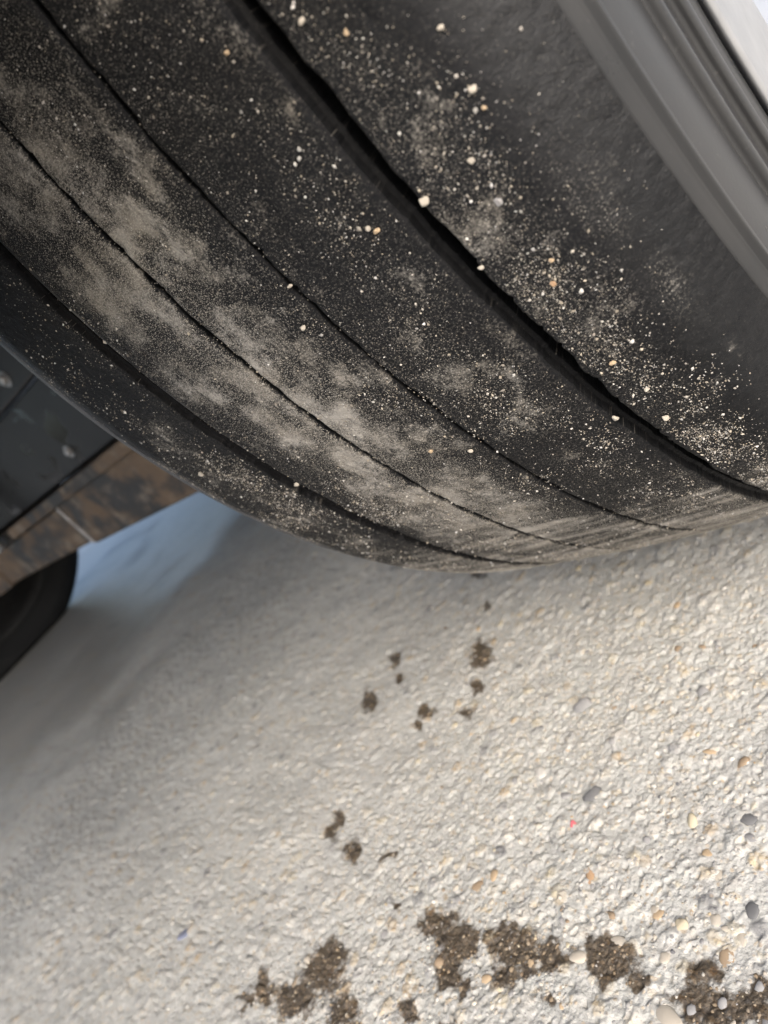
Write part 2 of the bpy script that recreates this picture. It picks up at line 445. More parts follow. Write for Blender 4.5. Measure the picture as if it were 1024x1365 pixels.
def ground_height(x, y, sp):
    f = lambda l: np.clip((l / (2.2 * sp)) , 0, 1) ** 2
    wx = x + (vnoise(x * 350, y * 350, 3) - 0.5) * 0.0016; wy = y + (vnoise(x * 350, y * 350, 4) - 0.5) * 0.0016
    z = (fbm(x * 30, y * 30, 3, 1) - 0.5) * 0.0024 * f(0.03)
    z += (fbm(x * 150, y * 150, 4, 51, 0.6) - 0.5) * 0.0009 * f(0.006)
    z += (fbm(x * 520, y * 520, 3, 55, 0.65) - 0.5) * 0.0011 * f(0.002)
    wx2 = wx + (vnoise(x * 900, y * 900, 5) - 0.5) * 0.0009; wy2 = wy + (vnoise(x * 900, y * 900, 6) - 0.5) * 0.0009
    d1, d2, idn = worley(wx2 * 400, wy2 * 400, 11)
    amp = np.clip(idn * 1.5 - 0.3, 0, 1.2)
    z += sstep(0.0, 0.5, d2 - d1) * amp * 0.00032 * f(0.0026)
    e1, e2, ide = worley(wx * 760, wy * 760, 21)
    z += sstep(0.0, 0.6, e2 - e1) * ide * 0.0003 * f(0.0014)
    # a few big stones under the paste
    g1, g2, idg = worley(wx * 130, wy * 130, 41)
    big = np.where(idg > 0.62, np.sqrt(np.clip(1 - (g1 / 0.42) ** 2, 0, 1)), 0)
    z += big * 0.0008 * f(0.006)
    # pits
    p1, p2, idp = worley(wx * 210 + 7, wy * 210 - 3, 61)
    z -= np.where(idp > 0.72, sstep(0.36, 0.05, p1), 0) * 0.0013 * f(0.004)
    stone = np.where((idn > 0.80), sstep(0.05, 0.25, d2 - d1) * 0.7, 0) + np.where(idg > 0.80, sstep(0.40, 0.3, g1) * 0.7, 0)
    idc = np.where(idg > 0.80, idg * 37.7 % 1, idn * 53.3 % 1)
    tint = PAL[(idc * 9.99).astype(int)]
    stone = stone * (0.45 + 0.55 * vnoise(x * 500, y * 500, 71))
    return z - 0.0012, np.clip(stone, 0, 0.9), tint

st = stain_at(GXX, GYY)
gz, stone_m, tint = ground_height(GXX, GYY, SP)
stone_m = np.clip(stone_m + st * 0.25 * (stone_m > 0.1), 0, 0.95)
# press the concrete level where the tyre stands on it
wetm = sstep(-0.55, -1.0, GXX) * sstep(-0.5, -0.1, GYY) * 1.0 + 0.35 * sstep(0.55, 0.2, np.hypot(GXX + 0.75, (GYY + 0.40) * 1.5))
shade_grime = np.clip(sstep(-0.26, -0.55, GXX) * 0.85 + (fbm(GXX * 9, GYY * 9, 4, 91) - 0.5) * 0.5 * sstep(-0.1, -0.3, GXX), 0, 1)  # painted shade growing towards the underside of the car, plus blotches
verts = np.stack([GXX, GYY, gz], -1).reshape(-1, 3)
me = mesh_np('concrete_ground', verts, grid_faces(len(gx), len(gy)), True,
             attrs=dict(stain=st.ravel(), stone=stone_m.ravel(), tint=tint.reshape(-1, 3), wet=wetm.ravel(), shade_grime=shade_grime.ravel()))
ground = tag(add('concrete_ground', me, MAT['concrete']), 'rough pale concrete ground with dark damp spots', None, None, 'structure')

def gz_at(x, y):
    i = int(np.clip(np.searchsorted(gx, x), 1, len(gx) - 2)); j = int(np.clip(np.searchsorted(gy, y), 1, len(gy) - 2))
    return float(gz[i - 1:i + 2, j - 1:j + 2].mean())

# stone shapes shared between pieces
def ico(sub):
    import bmesh
    bm = bmesh.new(); bmesh.ops.create_icosphere(bm, subdivisions=sub, radius=1.0)
    v = np.array([x.co[:] for x in bm.verts]); f = np.array([[q.index for q in p.verts] for p in bm.faces]); bm.free()
    return v, f
ICO1 = ico(1); ICO2 = ico(2); ICO3 = ico(3)
OCTA = (np.array([(1, 0, 0), (-1, 0, 0), (0, 1, 0), (0, -1, 0), (0, 0, 1), (0, 0, -1)], float),
        np.array([(0, 2, 4), (2, 1, 4), (1, 3, 4), (3, 0, 4), (2, 0, 5), (1, 2, 5), (3, 1, 5), (0, 3, 5)]))
def lump(base, seed, rough=0.25, flat=(1, 1, 1)):
    v, f = base
    r = np.random.default_rng(seed)
    k = r.normal(size=(5, 3)) * 1.6; ph = r.random(5) * 6.28; a = r.random(5) * rough / 2
    s = 1 + (np.sin(v @ k.T + ph) * a).sum(1)
    # a few facets knocked off
    q = v * s[:, None] * np.array(flat)
    for _ in range(9):
        n = r.normal(size=3); n /= np.linalg.norm(n); d = 0.55 + 0.35 * r.random()
        h = q @ n; q = q - np.clip(h - d, 0, None)[:, None] * n * 0.85
    return q, f
STONE_COL = dict(gray=(0.27, 0.265, 0.26), grey=(0.30, 0.29, 0.28), dark=(0.15, 0.15, 0.15), orange=(0.40, 0.26, 0.15), red=(0.55, 0.12, 0.14), tan=(0.44, 0.33, 0.21),
                 cream=(0.45, 0.405, 0.335), blue=(0.20, 0.22, 0.30), brown=(0.27, 0.20, 0.13), white=(0.52, 0.50, 0.46), yellow=(0.48, 0.42, 0.30))
stone_meshes = {}
def stone_mesh(colname, k, base=ICO2, mat='stone'):
    key = (colname, k, mat)
    if key not in stone_meshes:
        v, f = lump(base, 17 * k + 3, 0.45)
        c = np.array(STONE_COL[colname])
        t = np.tile(c, (len(v), 1))
        stone_meshes[key] = mesh_np('stone', v, f, mat == 'stone', attrs=dict(tint=t))
        stone_meshes[key].materials.append(MAT[mat])
    return stone_meshes[key]
r1 = np.random.default_rng(21)
for i, (cn, x, y, rad) in enumerate(STONES):
    o = add('aggregate_stone', stone_mesh(cn, i % 6), None, ground)
    o.location = (x, y, gz_at(x, y) - rad * 0.16 + 0.0002)
    o.scale = (rad * (0.9 + 0.5 * r1.random()), rad * (0.75 + 0.25 * r1.random()), rad * 0.34)
    o.rotation_euler = (r1.normal() * 0.15, r1.normal() * 0.15, r1.random() * 6.28)
names = ['cream', 'cream', 'tan', 'gray', 'white', 'yellow', 'brown', 'gray', 'cream', 'gray']
cnt = 0
while cnt < 170:
    x = r1.uniform(-0.26, 0.055); y = r1.uniform(-0.42, -0.17)
    near = np.clip(1.25 - np.hypot(x - 0.03, y + 0.38) / 0.24, 0.06, 1)
    sst = float(stain_at(np.array([x]), np.array([y]))[0])
    if r1.random() > max(near, 0.35 * (sst > 0.45)): continue
    cnt += 1
    rad = 0.0009 + 0.0011 * r1.random() ** 2 + (0.0012 if r1.random() > 0.9 else 0)
    o = add('aggregate_stone', stone_mesh(names[r1.integers(10)], int(r1.integers(6))), None, ground)
    o.location = (x, y, gz_at(x, y) - rad * 0.18)
    o.scale = (rad * (0.8 + 0.6 * r1.random()), rad * (0.8 + 0.4 * r1.random()), rad * 0.55)
    o.rotation_euler = (r1.normal() * 0.25, r1.normal() * 0.25, r1.random() * 6.28)

def scatter(name, pos, nrm, rad, cols, base, seed, mat, rough=0.3, smooth=False):
    """many small grains joined into one mesh"""
    r = np.random.default_rng(seed)
    shapes = [lump(base, seed + k, rough)[0] for k in range(12)]; f = base[1]; nv = len(base[0])
    n = len(pos)
    V = np.empty((n, nv, 3)); 
    for i in range(n):
        z = nrm[i] / np.linalg.norm(nrm[i]); a = r.normal(size=3); x = np.cross(a, z); x /= np.linalg.norm(x); y = np.cross(z, x)
        sc = rad[i] * np.array([0.8 + 0.6 * r.random(), 0.75 + 0.4 * r.random(), 0.55 + 0.3 * r.random()])
        V[i] = pos[i] + (shapes[i % 12] * sc) @ np.stack([x, y, z])
    F = (f[None] + (np.arange(n) * nv)[:, None, None]).reshape(-1, f.shape[1])
    me = mesh_np(name, V.reshape(-1, 3), F, smooth, attrs=dict(tint=np.repeat(cols, nv, 0)))
    return add(name, me, MAT[mat])
# small aggregate showing through the worn cement paste, too many to pick apart
ra = np.random.default_rng(77)
cx = ra.uniform(-0.34, 0.06, 40000); cy = ra.uniform(-0.44, -0.12, 40000)
wgt = 0.10 + 0.9 * np.clip(1.2 - np.hypot(cx - 0.03, cy + 0.38) / 0.26, 0, 1) * sstep(0.25, 0.6, fbm(cx * 40, cy * 40, 3, 401)) + 0.2 * (stain_at(cx, cy) > 0.4)
keep = ra.random(40000) < wgt * 0.5
cx = cx[keep][:8000]; cy = cy[keep][:8000]
ar = 0.0004 + 0.0010 * ra.random(len(cx)) ** 2.2
ii = np.clip(np.searchsorted(gx, cx), 1, len(gx) - 2); jj = np.clip(np.searchsorted(gy, cy), 1, len(gy) - 2)
ap = np.stack([cx, cy, gz[ii, jj] - ar * 0.28], 1)
ac = PAL[ra.integers(0, 10, len(cx))]; ac = (ac * 0.4 + 0.6 * np.array((0.47, 0.46, 0.43))) * ra.uniform(0.8, 1.15, (len(cx), 1))
stn = stain_at(cx, cy); ac = np.where((stn > 0.5)[:, None], ac * np.array((0.50, 0.41, 0.31)), ac)
o = scatter('aggregate', ap, np.tile((0, 0, 1.0), (len(cx), 1)) + ra.normal(size=(len(cx), 3)) * 0.15, ar, ac, ICO2 if False else ICO1, 60, 'stone', 0.3, True)
o.parent = ground; tag(o, 'small sand-coloured stones set in the concrete', None, None, 'stuff')
# loose small grit lying on the concrete, thicker inside the damp spots
rr = np.random.default_rng(5)
cx = rr.uniform(-0.32, 0.06, 14000); cy = rr.uniform(-0.435, -0.14, 14000)
keep = rr.random(14000) < 0.12 + 0.10 * (stain_at(cx, cy) > 0.5)
cx = cx[keep][:3600]; cy = cy[keep][:3600]
gr = 0.0003 + 0.0006 * rr.random(len(cx)) ** 2
ii = np.clip(np.searchsorted(gx, cx), 1, len(gx) - 2); jj = np.clip(np.searchsorted(gy, cy), 1, len(gy) - 2)
gp = np.stack([cx, cy, gz[ii, jj] + gr * 0.1], 1)
gc = PAL[rr.integers(0, 10, len(gp))] * rr.uniform(0.75, 1.1, (len(gp), 1))
o = scatter('ground_grit', np.array(gp), np.tile((0, 0, 1.0), (len(gp), 1)) + rr.normal(size=(len(gp), 3)) * 0.2, np.array(gr), gc, ICO1, 50, 'grit')
tag(o, 'fine loose sand grains scattered over the concrete', 'grit', None, 'stuff')

# ------------------------------------------------------------------ the car the wheels belong to
car = empty('car', (0, 0, 0))
tag(car, 'car seen close up at one worn dusty tyre, with rusty axle beam and black underside', 'car')

# ------------------------------------------------------------------ the near wheel
R, H = 0.33, 0.30284
G1, G2, G3, G4 = 0.0574, 0.0194, -0.0143, -0.0533
def prof(x):
    x = np.asarray(x, float)
    return R - 0.0058 * (x / 0.1) ** 2 - np.where(x > 0.072, 0.012 * ((x - 0.072) / 0.025) ** 2, 0) - np.where(x < -0.088, 0.0036 * ((x + 0.088) / 0.0158) ** 2, 0)
def place(x, th, r, depth=0.0):
    """point on the loaded tyre: axle along x, angle th from straight down towards the camera side; flat where it stands"""
    y = -r * np.sin(th); z = H - r * np.cos(th)
    lim = 0.0004 + np.maximum(depth, 0) * 0.8
    over = np.clip(lim - z, 0, None)
    z = np.maximum(z, lim)
    x = x + np.sign(x) * over * 0.25 * np.clip(np.abs(x) / 0.1, 0, 1.2) ** 3
    return np.stack([x, y, z], -1)
def thetas(fine):
    a = np.arange(0.30, 1.72, fine); 
    b = np.linspace(1.72, 0.30 + 2 * math.pi, 260)[1:-1]
    return np.concatenate([a, b])

wheel = empty('wheel', (0, 0, 0)); wheel.parent = car
tag(wheel, 'large near wheel with worn black tyre caked in pale dust and sand')

def dust_at(x, th):
    s = th * R
    d = np.exp(-((x + 0.016) / 0.038) ** 2) * 0.93
    d = d * (0.45 + 0.55 * sstep(1.75, 1.45, th))
    d = np.maximum(d, (0.20 + 0.28 * sstep(1.45, 1.05, th)) * np.exp(-((x - 0.036) / 0.02) ** 2))
    d = np.maximum(d, 0.28 * np.exp(-((x - 0.066) / 0.011) ** 2) * sstep(1.62, 1.25, th))
    d = np.maximum(d, 0.46 * np.exp(-((x + 0.078) / 0.02) ** 2) * sstep(1.5, 1.25, th))
    d = np.maximum(d, 1.0 * sstep(1.18, 0.72, th) * sstep(0.075, 0.05, x))
    d = np.maximum(d, 0.62 * sstep(1.1, 0.8, th))
    d = d * (1 - 0.75 * sstep(0.074, 0.088, x))
    for sx, sth, ax, at, am in ((0.0868, 1.270, 0.0028, 0.030, 0.30), (0.0835, 1.290, 0.0016, 0.026, 0.3), (0.0867, 1.199, 0.0030, 0.035, 0.34), (0.0790, 1.215, 0.004, 0.03, 0.3)):
        d = np.maximum(d, am * np.exp(-((x - sx - (th - sth) * 0.03) / ax) ** 2 - ((th - sth) / at) ** 2))   # scuffs
    d = d + (fbm(x * 30, s * 22, 3, 201) - 0.5) * 0.55
    return np.clip(d, 0, 1)

# the ribs between the grooves: edges (x), with the nibbles of wear along them
def rib(xa, xb, na, depth_a, depth_b, rag_a, rag_b, cham_a=(0.0011, 0.0007), cham_b=(0.0011, 0.0007), ledge=0.0, seed=0, fine=0.0018, parent=None, wall_a=True, wall_b=True):
    th = thetas(fine)
    s = th * R
    def edge(x0, rag, sd):
        e = x0 + (vnoise(s * 30, s * 0 + sd, sd) - 0.5) * rag * 0.35 + (vnoise(s * 160, s * 0, sd + 1) - 0.5) * rag
        e += (vnoise(s * 700, s * 0, sd + 2) > 0.83) * (vnoise(s * 700, s * 0, sd + 2) - 0.83) * rag * 5 * (1 if rag > 0 else 0)
        w = sstep(1.75, 1.9, th)            # the hidden far side of the tyre is plain
        return e * (1 - w) + x0 * w
    ea = edge(xa, rag_a, seed + 1); eb = edge(xb, rag_b, seed + 4)
    t = np.linspace(0, 1, na)
    X = ea[:, None] * (1 - t) + eb[:, None] * t
    TH = th[:, None] * np.ones_like(X); S = TH * R
    r = prof(X)
    rel = (fbm(X * 60, S * 45, 2, seed + 7) - 0.5) * 0.0005 + (fbm(X * 600, S * 480, 3, seed + 9, 0.6) - 0.5) * 0.0006
    rel += (fbm(X * 1100, S * 900, 2, seed + 12, 0.6) - 0.5) * 0.0005 * sstep(0.082, 0.0945, X) * sstep(0.3, 0.7, vnoise(X * 120, S * 90, seed + 15))
    da = (X - ea[:, None]); db = (eb[:, None] - X)
    if wall_a: rel -= cham_a[1] * np.clip(1 - da / cham_a[0], 0, 1)
    if wall_b: rel -= cham_b[1] * np.clip(1 - db / cham_b[0], 0, 1)
    r = r + rel
    D = -rel
    cols_x = [X]; cols_r = [r]; 
    if wall_a:
        k = np.array([1.0, 0.6, 0.25, 0.02])
        cols_x.insert(0, ea[:, None] + 0.10 * depth_a * (k[None] - 0.2) * 0 + 0.0 * k[None]); cols_r.insert(0, r[:, :1] - depth_a * k[None])
    if wall_b:
        k = np.array([0.02, 0.30, 0.33, 0.36, 0.39, 0.7, 1.0]); lx = np.array([0, 0, 0.25, 0.9, 1.0, 1.0, 1.0]) * ledge
        cols_x.append(eb[:, None] + lx[None]); cols_r.append(r[:, -1:] - depth_b * k[None])
    XX = np.concatenate(cols_x, 1); RR = np.concatenate(cols_r, 1)
    TT = th[:, None] * np.ones_like(XX)
    V = place(XX, TT, RR, prof(XX) - RR)
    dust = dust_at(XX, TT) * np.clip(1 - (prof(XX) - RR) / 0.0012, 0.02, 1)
    U = np.stack([XX, TT * R], -1).reshape(-1, 2)
    f = grid_faces(len(th), XX.shape[1], True)[:, ::-1]
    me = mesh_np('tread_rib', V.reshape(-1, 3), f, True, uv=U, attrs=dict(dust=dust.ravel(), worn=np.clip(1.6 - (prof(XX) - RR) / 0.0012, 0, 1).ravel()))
    return add('tread_rib', me, MAT['tread'], parent)

# carcass: groove floors, sidewalls, beads
XS = [(-0.1005, 0.2500), (-0.1035, 0.2560), (-0.1120, 0.2700), (-0.1170, 0.2850), (-0.1160, 0.3000), (-0.1120, 0.3100), (-0.1075, 0.3145), (-0.1030, 0.3165),
      (-0.0980, 0.3150), (-0.0800, 0.3190), (-0.0565, 0.3215), (-0.0548, 0.3232), (-0.0540, 0.3256), (-0.0532, 0.3256), (-0.0525, 0.3232), (-0.0505, 0.3215), (-0.0300, 0.3255), (-0.0143, 0.3272), (0.0, 0.3262),
      (0.0194, 0.3268), (0.0400, 0.3220), (0.0500, 0.3185), (0.0574, 0.3180), (0.0650, 0.3175), (0.0850, 0.3130), (0.0940, 0.3115),
      (0.0970, 0.3122), (0.0985, 0.3116), (0.0996, 0.3107), (0.1001, 0.3104), (0.1004, 0.3102), (0.1020, 0.3101), (0.1023, 0.3096), (0.1021, 0.3086), (0.0998, 0.3080), (0.0995, 0.3065), (0.1008, 0.3020),
      (0.1020, 0.2960), (0.1026, 0.2890), (0.1026, 0.2868), (0.1046, 0.2864), (0.1052, 0.2848), (0.1046, 0.2832), (0.1024, 0.2826), (0.1028, 0.2760), (0.1032, 0.2714),
      (0.1052, 0.2710), (0.1058, 0.2690), (0.1051, 0.2670), (0.1030, 0.2664), (0.1038, 0.2630), (0.1046, 0.2590), (0.1044, 0.2550), (0.1015, 0.2500)]
def lathe(name, prof_pts, th, mat, parent, loaded=True, off=0.0, smooth=True, cx=0.0):
    pts = np.array(prof_pts)
    XX = np.tile(pts[:, 0], (len(th), 1)); RR = np.tile(pts[:, 1], (len(th), 1)); TT = th[:, None] * np.ones_like(XX)
    if loaded: V = place(XX, TT, RR, np.clip(prof(np.clip(XX, -0.1, 0.097)) - RR, 0, 0.02))
    else: V = np.stack([XX, -RR * np.sin(TT), H - RR * np.cos(TT)], -1)
    f = grid_faces(len(th), len(pts), True)[:, ::-1]
    U = np.stack([XX, TT * R], -1).reshape(-1, 2)
    me = mesh_np(name, V.reshape(-1, 3), f, smooth, uv=U)
    return add(name, me, mat, parent)
def refine(pts, n=3):
    """Catmull-Rom through the profile points"""
    p = np.array(pts, float); q = np.vstack([2 * p[0] - p[1], p, 2 * p[-1] - p[-2]]); out = []
    for i in range(1, len(q) - 2):
        for k in range(n):
            t = k / n
            out.append(0.5 * (2 * q[i] + (q[i + 1] - q[i - 1]) * t + (2 * q[i - 1] - 5 * q[i] + 4 * q[i + 1] - q[i + 2]) * t * t + (3 * q[i] - q[i - 1] - 3 * q[i + 1] + q[i + 2]) * t ** 3))
    out.append(q[-2]); return np.array(out)
tyre = lathe('tyre', refine(XS, 4), thetas(0.006), MAT['sidewall'], wheel)
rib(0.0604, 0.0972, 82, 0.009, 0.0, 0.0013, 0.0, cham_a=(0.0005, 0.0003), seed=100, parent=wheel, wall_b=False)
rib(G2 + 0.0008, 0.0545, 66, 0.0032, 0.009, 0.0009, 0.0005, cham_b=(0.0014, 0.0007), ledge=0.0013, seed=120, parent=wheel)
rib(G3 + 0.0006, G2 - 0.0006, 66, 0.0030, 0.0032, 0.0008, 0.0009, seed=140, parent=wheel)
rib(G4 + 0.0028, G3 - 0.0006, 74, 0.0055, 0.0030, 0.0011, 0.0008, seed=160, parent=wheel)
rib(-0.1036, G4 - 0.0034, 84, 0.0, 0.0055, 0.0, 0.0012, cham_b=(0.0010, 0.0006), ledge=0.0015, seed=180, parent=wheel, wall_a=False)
# smooth raised bead along the inner shoulder
ang = np.linspace(-0.4, 3.5, 12)
lathe('shoulder_bead', [(-0.1048 + 0.0032 * math.cos(a + 0.2), 0.3172 + 0.0032 * math.sin(a + 0.2)) for a in ang][::-1], thetas(0.006), MAT['bead'], wheel)

# alloy rim
thr = np.linspace(0, 2 * math.pi, 181)[:-1]
rim = lathe('rim', refine([(-0.095, 0.2480), (-0.098, 0.2560), (-0.101, 0.2560), (-0.102, 0.2480), (-0.090, 0.2400), (-0.05, 0.2250), (0.03, 0.2250), (0.070, 0.2360), (0.090, 0.2440), (0.1000, 0.2478),
                           (0.1040, 0.2530), (0.1056, 0.2556), (0.1068, 0.2556), (0.1074, 0.2544), (0.1072, 0.2528), (0.1066, 0.2515), (0.1064, 0.2490), (0.1062, 0.2400), (0.1060, 0.2200), (0.1050, 0.2000), (0.1025, 0.1930), (0.095, 0.1880), (0.080, 0.1860)], 3),
            thr, MAT['rim'], wheel, False)
for k in range(5):
    a = k * 2 * math.pi / 5 + 0.3
    sp_pts = []
    for q, (rr_, w, xo) in enumerate([(0.05, 0.030, 0.086), (0.10, 0.026, 0.092), (0.17, 0.026, 0.096), (0.222, 0.040, 0.096)]):
        for sx, sw in ((0, -1), (0.006, -0.6), (0.006, 0.6), (0, 1), (-0.03, 0.8), (-0.03, -0.8)):
            t = sw * w; y = rr_ * math.cos(a) - t * math.sin(a); z = rr_ * math.sin(a) + t * math.cos(a)
            sp_pts.append((xo + sx, y, H + z))
    f = []
    for q in range(3):
        for e in range(6): f.append((q * 6 + e, q * 6 + (e + 1) % 6, (q + 1) * 6 + (e + 1) % 6, (q + 1) * 6 + e))
    add('spoke', mesh_np('spoke', np.array(sp_pts), np.array(f), False), MAT['rim'], wheel)
lathe('hub_cap', refine([(0.05, 0.062), (0.086, 0.062), (0.092, 0.056), (0.094, 0.034), (0.098, 0.030), (0.099, 0.012), (0.099, 0.0005)], 2), thr[::3], MAT['rim'], wheel, False)

# pebbles and grit caught on the tread
def surf(x, th):
    r = prof(x)
    pnt = place(np.array(x), np.array(th), r)
    e = 0.0005; dr = float((prof(x + e) - prof(x - e)) / (2 * e))
    n = np.array([-dr, -math.sin(th), -math.cos(th)]); return pnt, n / np.linalg.norm(n)
rg = np.random.default_rng(11)
GCOL = np.array([(0.46, 0.42, 0.35), (0.54, 0.50, 0.44), (0.38, 0.33, 0.26), (0.56, 0.54, 0.49), (0.34, 0.31, 0.27), (0.42, 0.37, 0.29), (0.60, 0.58, 0.55), (0.28, 0.25, 0.21)])
def dens(x, th):
    d = 0.22 + 0 * x
    d = np.maximum(d, 1.3 * np.exp(-((x - 0.068) / 0.009) ** 2) * (0.25 + 0.75 * sstep(1.58, 1.2, th)))
    d = np.maximum(d, 0.5 * np.exp(-((x - 0.078) / 0.010) ** 2) * sstep(1.4, 1.1, th))
    d = np.maximum(d, 0.45 * np.exp(-((x - 0.040) / 0.014) ** 2))
    d = np.maximum(d, 0.85 * np.exp(-((x + 0.076) / 0.016) ** 2) * sstep(1.5, 1.25, th))
    d = np.maximum(d, 0.5 * np.exp(-((x + 0.03) / 0.03) ** 2) * sstep(1.45, 1.1, th))
    d = d * (1 - 0.95 * sstep(0.076, 0.090, x)) * (0.35 + 0.65 * sstep(1.65, 1.3, th))
    c = fbm(x * 60.0, th * 20.0, 3, 301); c2 = vnoise(x * 220.0, th * 70.0, 311)
    return d * (0.12 + 2.4 * np.maximum(0, c - 0.32)) * (0.25 + 1.3 * c2)
def surf_np(x, th):
    p_ = place(x, th, prof(x)); e = 0.0005; dr = (prof(x + e) - prof(x - e)) / (2 * e)
    n = np.stack([-dr, -np.sin(th), -np.cos(th)], -1); return p_, n / np.linalg.norm(n, axis=-1, keepdims=True)
NC = 300000
cx = rg.uniform(-0.1035, 0.094, NC); ct = rg.uniform(0.42, 1.68, NC)
ingroove = (np.minimum(np.abs(cx - G2), np.abs(cx - G3)) < 0.0009) | (np.abs(cx - 0.0576) < 0.0040) | (np.abs(cx - G4) < 0.0030)
keep = (rg.random(NC) < dens(cx, ct)) & (~ingroove | (rg.random(NC) < 0.0))
cx = cx[keep][:46000]; ct = ct[keep][:46000]; n_ = len(cx)
gp, gn = surf_np(cx, ct)
gr = 0.00010 + 0.00015 * rg.random(n_) + np.where(rg.random(n_) > 0.90, 0.00045 * rg.random(n_) ** 2, 0)
gp = gp + gn * (gr * 0.15)[:, None]; gn = gn + rg.normal(size=(n_, 3)) * 0.5
gc = GCOL[rg.integers(0, 8, n_)] * rg.uniform(0.5, 1.2, (n_, 1))
print('grit', n_)
o = scatter('tread_grit', np.array(gp), np.array(gn), np.array(gr), np.array(gc), OCTA, 80, 'grit')
tag(o, 'fine pale sand grains stuck all over the tyre tread', 'grit', None, 'stuff')

WHERE = [
'largest cream pebble high up on the smooth outer shoulder of the tyre',
'small tan pebble just below the largest pebble on the outer shoulder',
'lone round cream pebble on the outer shoulder between largest pebble and wide groove',
'pale pebble on the outer shoulder nearest the top edge, right of the wide groove',
'lower of two white grains close together left of the wide groove',
'upper of two white grains close together left of the wide groove',
'orange-tan pebble touching a cream one, left of the wide groove',
'cream pebble touching an orange-tan one, left of the wide groove',
'cream pebble sitting right in the second groove from the wide one',
'flat cream pebble on the right lip of the wide groove, upper half',
'small tan pebble just above the orange pebble on the outer shoulder',
'grey pebble on the outer shoulder below the lone round cream one',
'cream pebble on the right lip of the wide groove, lower of two on that lip',
'cream pebble right beside the top end of the wide groove',
'tan pebble near the top edge, second from the top end of the wide groove',
'tan pebble near the top on the rib left of the wide groove',
'white pebble at the lower right of the outer shoulder, above a tan one',
'tan pebble at the lower right of the outer shoulder, below a white one',
'cream pebble lowest right on the outer shoulder',
'cream pebble lodged at the lower part of the wide groove',
'orange pebble on the sandy part of the outer shoulder',
'cream grain low on the tread just below the second groove from the wide one',
'tan grain low on the tread beside a cream grain, left of it',
'largest cream pebble on the innermost rib at lower left',
'cream pebble on the edge of the innermost groove',
'white pebble just right of the orange pebble on the outer shoulder',
'cream pebble on the outer shoulder between a tan pebble and the lowest right one',
'cream pebble in mid tread just left of the second groove from the wide one']
for i, (cn, x, th, rad) in enumerate(PEBBLES):
    rad *= 0.76
    pnt, n = surf(x, th)
    o = add('pebble', stone_mesh(cn, i % 9, ICO3, 'grit'), None)
    o.location = Vector(pnt + n * rad * 0.45)
    qz = Vector(n).to_track_quat('Z', 'Y')
    o.rotation_mode = 'QUATERNION'; o.rotation_quaternion = qz @ Vector((0, 0, 1)).rotation_difference(Vector((0.2 * rg.normal(), 0.2 * rg.normal(), 1)))
    o.scale = (rad * rg.uniform(0.95, 1.2), rad * rg.uniform(0.8, 1.0), rad * rg.uniform(0.65, 0.85))
    tag(o, WHERE[i], 'pebble', 'pebbles stuck to the tyre')

# ------------------------------------------------------------------ the far wheel on the same axle
XW = -1.555
far = empty('wheel', (XW, 0, 0)); far.parent = car
tag(far, 'dark far wheel beyond the rusty beam, cut off by the left edge')
th_c = np.linspace(0, 2 * math.pi, 221)[:-1]
mirror = [(-x, r) for x, r in XS[::-1]]
ft = lathe('tyre', refine([(-x, r) for x, r in [(0.1005, 0.25), (0.1045, 0.262), (0.112, 0.285), (0.110, 0.303), (0.103, 0.314), (0.095, 0.3215), (0.06, 0.3275)]] +
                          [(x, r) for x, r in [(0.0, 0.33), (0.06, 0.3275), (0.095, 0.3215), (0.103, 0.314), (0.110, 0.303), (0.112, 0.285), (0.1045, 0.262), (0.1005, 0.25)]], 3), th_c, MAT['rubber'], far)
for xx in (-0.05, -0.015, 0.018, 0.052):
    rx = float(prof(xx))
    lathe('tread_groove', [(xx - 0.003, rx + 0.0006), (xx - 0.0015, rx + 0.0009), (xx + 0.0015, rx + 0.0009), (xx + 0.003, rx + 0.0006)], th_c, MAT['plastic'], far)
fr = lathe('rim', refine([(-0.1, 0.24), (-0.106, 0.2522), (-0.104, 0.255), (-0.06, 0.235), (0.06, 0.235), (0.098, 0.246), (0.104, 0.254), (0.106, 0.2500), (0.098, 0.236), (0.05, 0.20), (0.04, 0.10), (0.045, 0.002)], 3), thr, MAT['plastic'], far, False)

# ------------------------------------------------------------------ the car above the wheel
def own(o):
    return o
# rusty beam running from wheel to wheel: two overlapping pressed sections
def beam_section(name, x0, x1, zf0, zf1, y0, y1, mat, parent, bev=0.004):
    def sh(c):
        t = (c.x - x1) / (x0 - x1)
        zl = zf1[0] * (1 - t) + zf0[0] * t; zh = zf1[1] * (1 - t) + zf0[1] * t
        c.z = zl + c.z * (zh - zl)
    return bev_box(name, (min(x0, x1), y0, 0), (max(x0, x1), y1, 1), mat, parent, bev, 3, sh)
beam = tag(own(beam_section('axle_beam', -0.13, -0.655, (0.134, 0.214), (0.148, 0.209), -0.100, 0.02, MAT['rust'], car)), 'brown rusty steel axle beam')
def sub(o): return o
sub(beam_section('beam_middle', -0.640, -0.96, (0.1505, 0.2055), (0.157, 0.2030), -0.096, 0.016, MAT['rust'], beam))
sub(beam_section('beam_end', -0.945, -1.43, (0.154, 0.206), (0.138, 0.214), -0.100, 0.02, MAT['rust'], beam))
sub(beam_section('beam_flange', -0.13, -1.43, (0.2095, 0.2225), (0.2020, 0.2160), -0.1075, 0.015, MAT['rust'], beam, 0.0015))
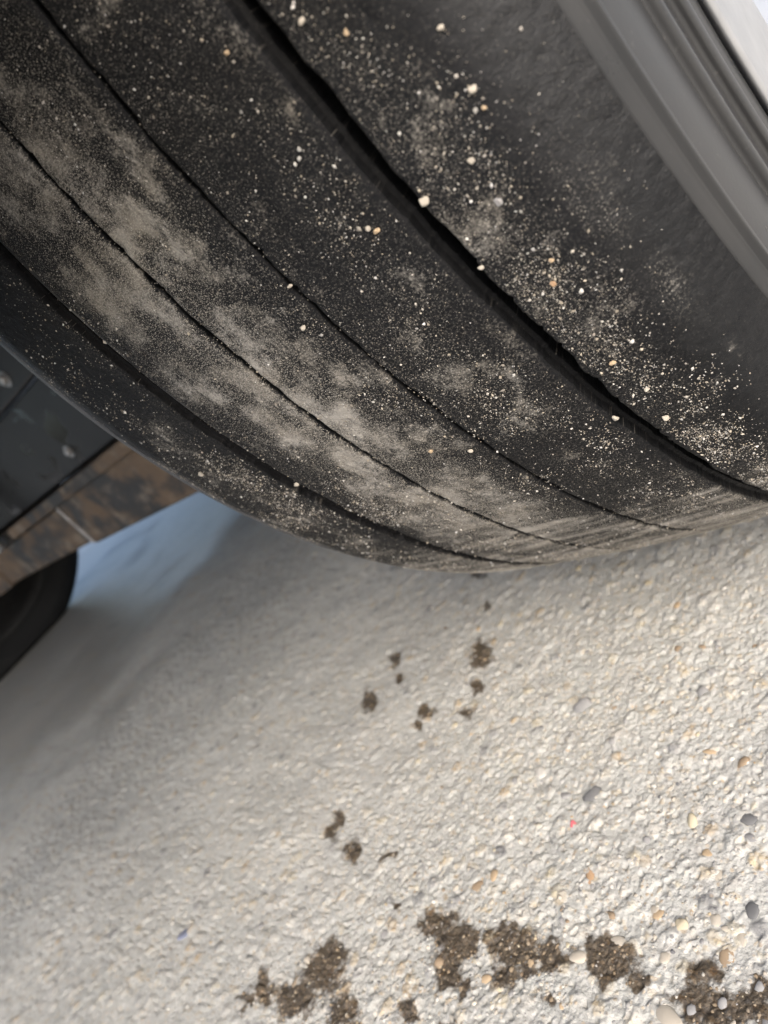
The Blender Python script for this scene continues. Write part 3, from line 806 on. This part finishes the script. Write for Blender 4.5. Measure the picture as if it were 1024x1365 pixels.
# weld bead at the overlap
nseg = 60
wt = np.linspace(0, 1, nseg)
wp = []
for i, t in enumerate(wt):
    zc = 0.150 + t * 0.056; rad = 0.0022 + 0.0007 * math.sin(i * 1.9)
    for k in range(8):
        a = k * math.pi / 4; wp.append((-0.657 - 0.004 * t + rad * math.cos(a), -0.0985 - rad * math.sin(a), zc))
add('weld_bead', mesh_np('weld_bead', np.array(wp), np.array([(i * 8 + k, i * 8 + (k + 1) % 8, (i + 1) * 8 + (k + 1) % 8, (i + 1) * 8 + k) for i in range(nseg - 1) for k in range(8)]), True), MAT['steel'], beam)

shield = own(bev_box('splash_shield', (-1.40, -0.088, 0.2235), (-0.16, -0.080, 0.3095), MAT['shield'], car, 0.002, 2))
upper = own(bev_box('chassis_rail', (-1.40, -0.100, 0.3105), (-0.16, 0.05, 0.46), MAT['shield'], car, 0.003, 2))
def bolt(x, y, z, parent, rad=0.006):
    v = []; f = []
    for q, (rr_, d) in enumerate([(1.7, 0), (1.7, 0.18), (1.0, 0.2), (1.0, 0.8), (0.8, 1.0), (0.02, 1.0)]):
        for k in range(12 if q < 2 else 12):
            a = k * math.pi / 6; v.append((x + rad * rr_ * math.cos(a), y - rad * d, z + rad * rr_ * math.sin(a)))
    for q in range(5):
        for k in range(12): f.append((q * 12 + k, q * 12 + (k + 1) % 12, (q + 1) * 12 + (k + 1) % 12, (q + 1) * 12 + k))
    return add('bolt', mesh_np('bolt', np.array(v), np.array(f), False), MAT['steel'], parent)
bolt(-0.567, -0.088, 0.242, shield, 0.004)
bolt(-0.532, -0.100, 0.327, upper, 0.005)
# bright link rod that catches the daylight from the far side
v = []; nq = 24
for q, (rr_, z) in enumerate([(0.009, 0.205), (0.011, 0.207), (0.011, 0.26), (0.015, 0.262), (0.015, 0.33)]):
    for k in range(nq):
        a = k * 2 * math.pi / nq; v.append((-0.812 + rr_ * math.cos(a), -0.122 + rr_ * math.sin(a), z))
own(add('link_rod', mesh_np('link_rod', np.array(v), np.array([(q * nq + k, q * nq + (k + 1) % nq, (q + 1) * nq + (k + 1) % nq, (q + 1) * nq + k) for q in range(4) for k in range(nq)]), True), MAT['bright'], car))
# unseen floor, wheel arches and outer skins, added to shade tyre and ground
own(bev_box('floor_panel', (-1.42, 0.06, 0.375), (-0.14, 1.60, 0.392), MAT['plastic'], car, 0.004))
own(bev_box('bumper_shade_panel', (-1.50, -0.80, 0.52), (-0.20, -0.50, 0.78), MAT['paint'], car, 0.03, 3))  # unseen box, placed and sized to shade the ground on the left
for sgn, xo in ((1, 0.0), (-1, XW)):
    X0, X1 = (xo - sgn * 0.16, xo + sgn * 0.108)
    tt = np.linspace(-0.10, math.pi + 0.10, 60)
    va = []
    for t in tt:
        for rad, x in ((0.400, X0), (0.400, X1), (0.404, X1), (0.404, X0)):
            va.append((x, -rad * math.cos(t), H + 0.02 + rad * math.sin(t)))
    fa = np.array([(i * 4 + k, i * 4 + (k + 1) % 4, (i + 1) * 4 + (k + 1) % 4, (i + 1) * 4 + k) for i in range(59) for k in range(4)])
    own(add('wheel_arch_liner', mesh_np('wheel_arch_liner', np.array(va), fa, False), MAT['plastic'], car))
    zc = H + 0.02
    outl = [(-0.88, 0.46), (-0.42, 0.44)] + [(-0.41 * math.cos(t), zc + 0.41 * math.sin(t)) for t in np.linspace(0.05, math.pi - 0.05, 40)] + [(0.42, 0.28), (1.6, 0.28), (1.6, 0.90), (-0.88, 0.90)]
    own(extrude_poly('body_side', outl, xo + sgn * 0.110, xo + sgn * 0.116, MAT['paint'], car))
own(bev_box('body_top', (-1.66, -0.86, 0.901), (0.105, 1.6, 0.92), MAT['paint'], car, 0.005))

# print('TRIS', sum(len(o.data.loops) - 2 * len(o.data.polygons) for o in scene.objects if o.type == 'MESH'))
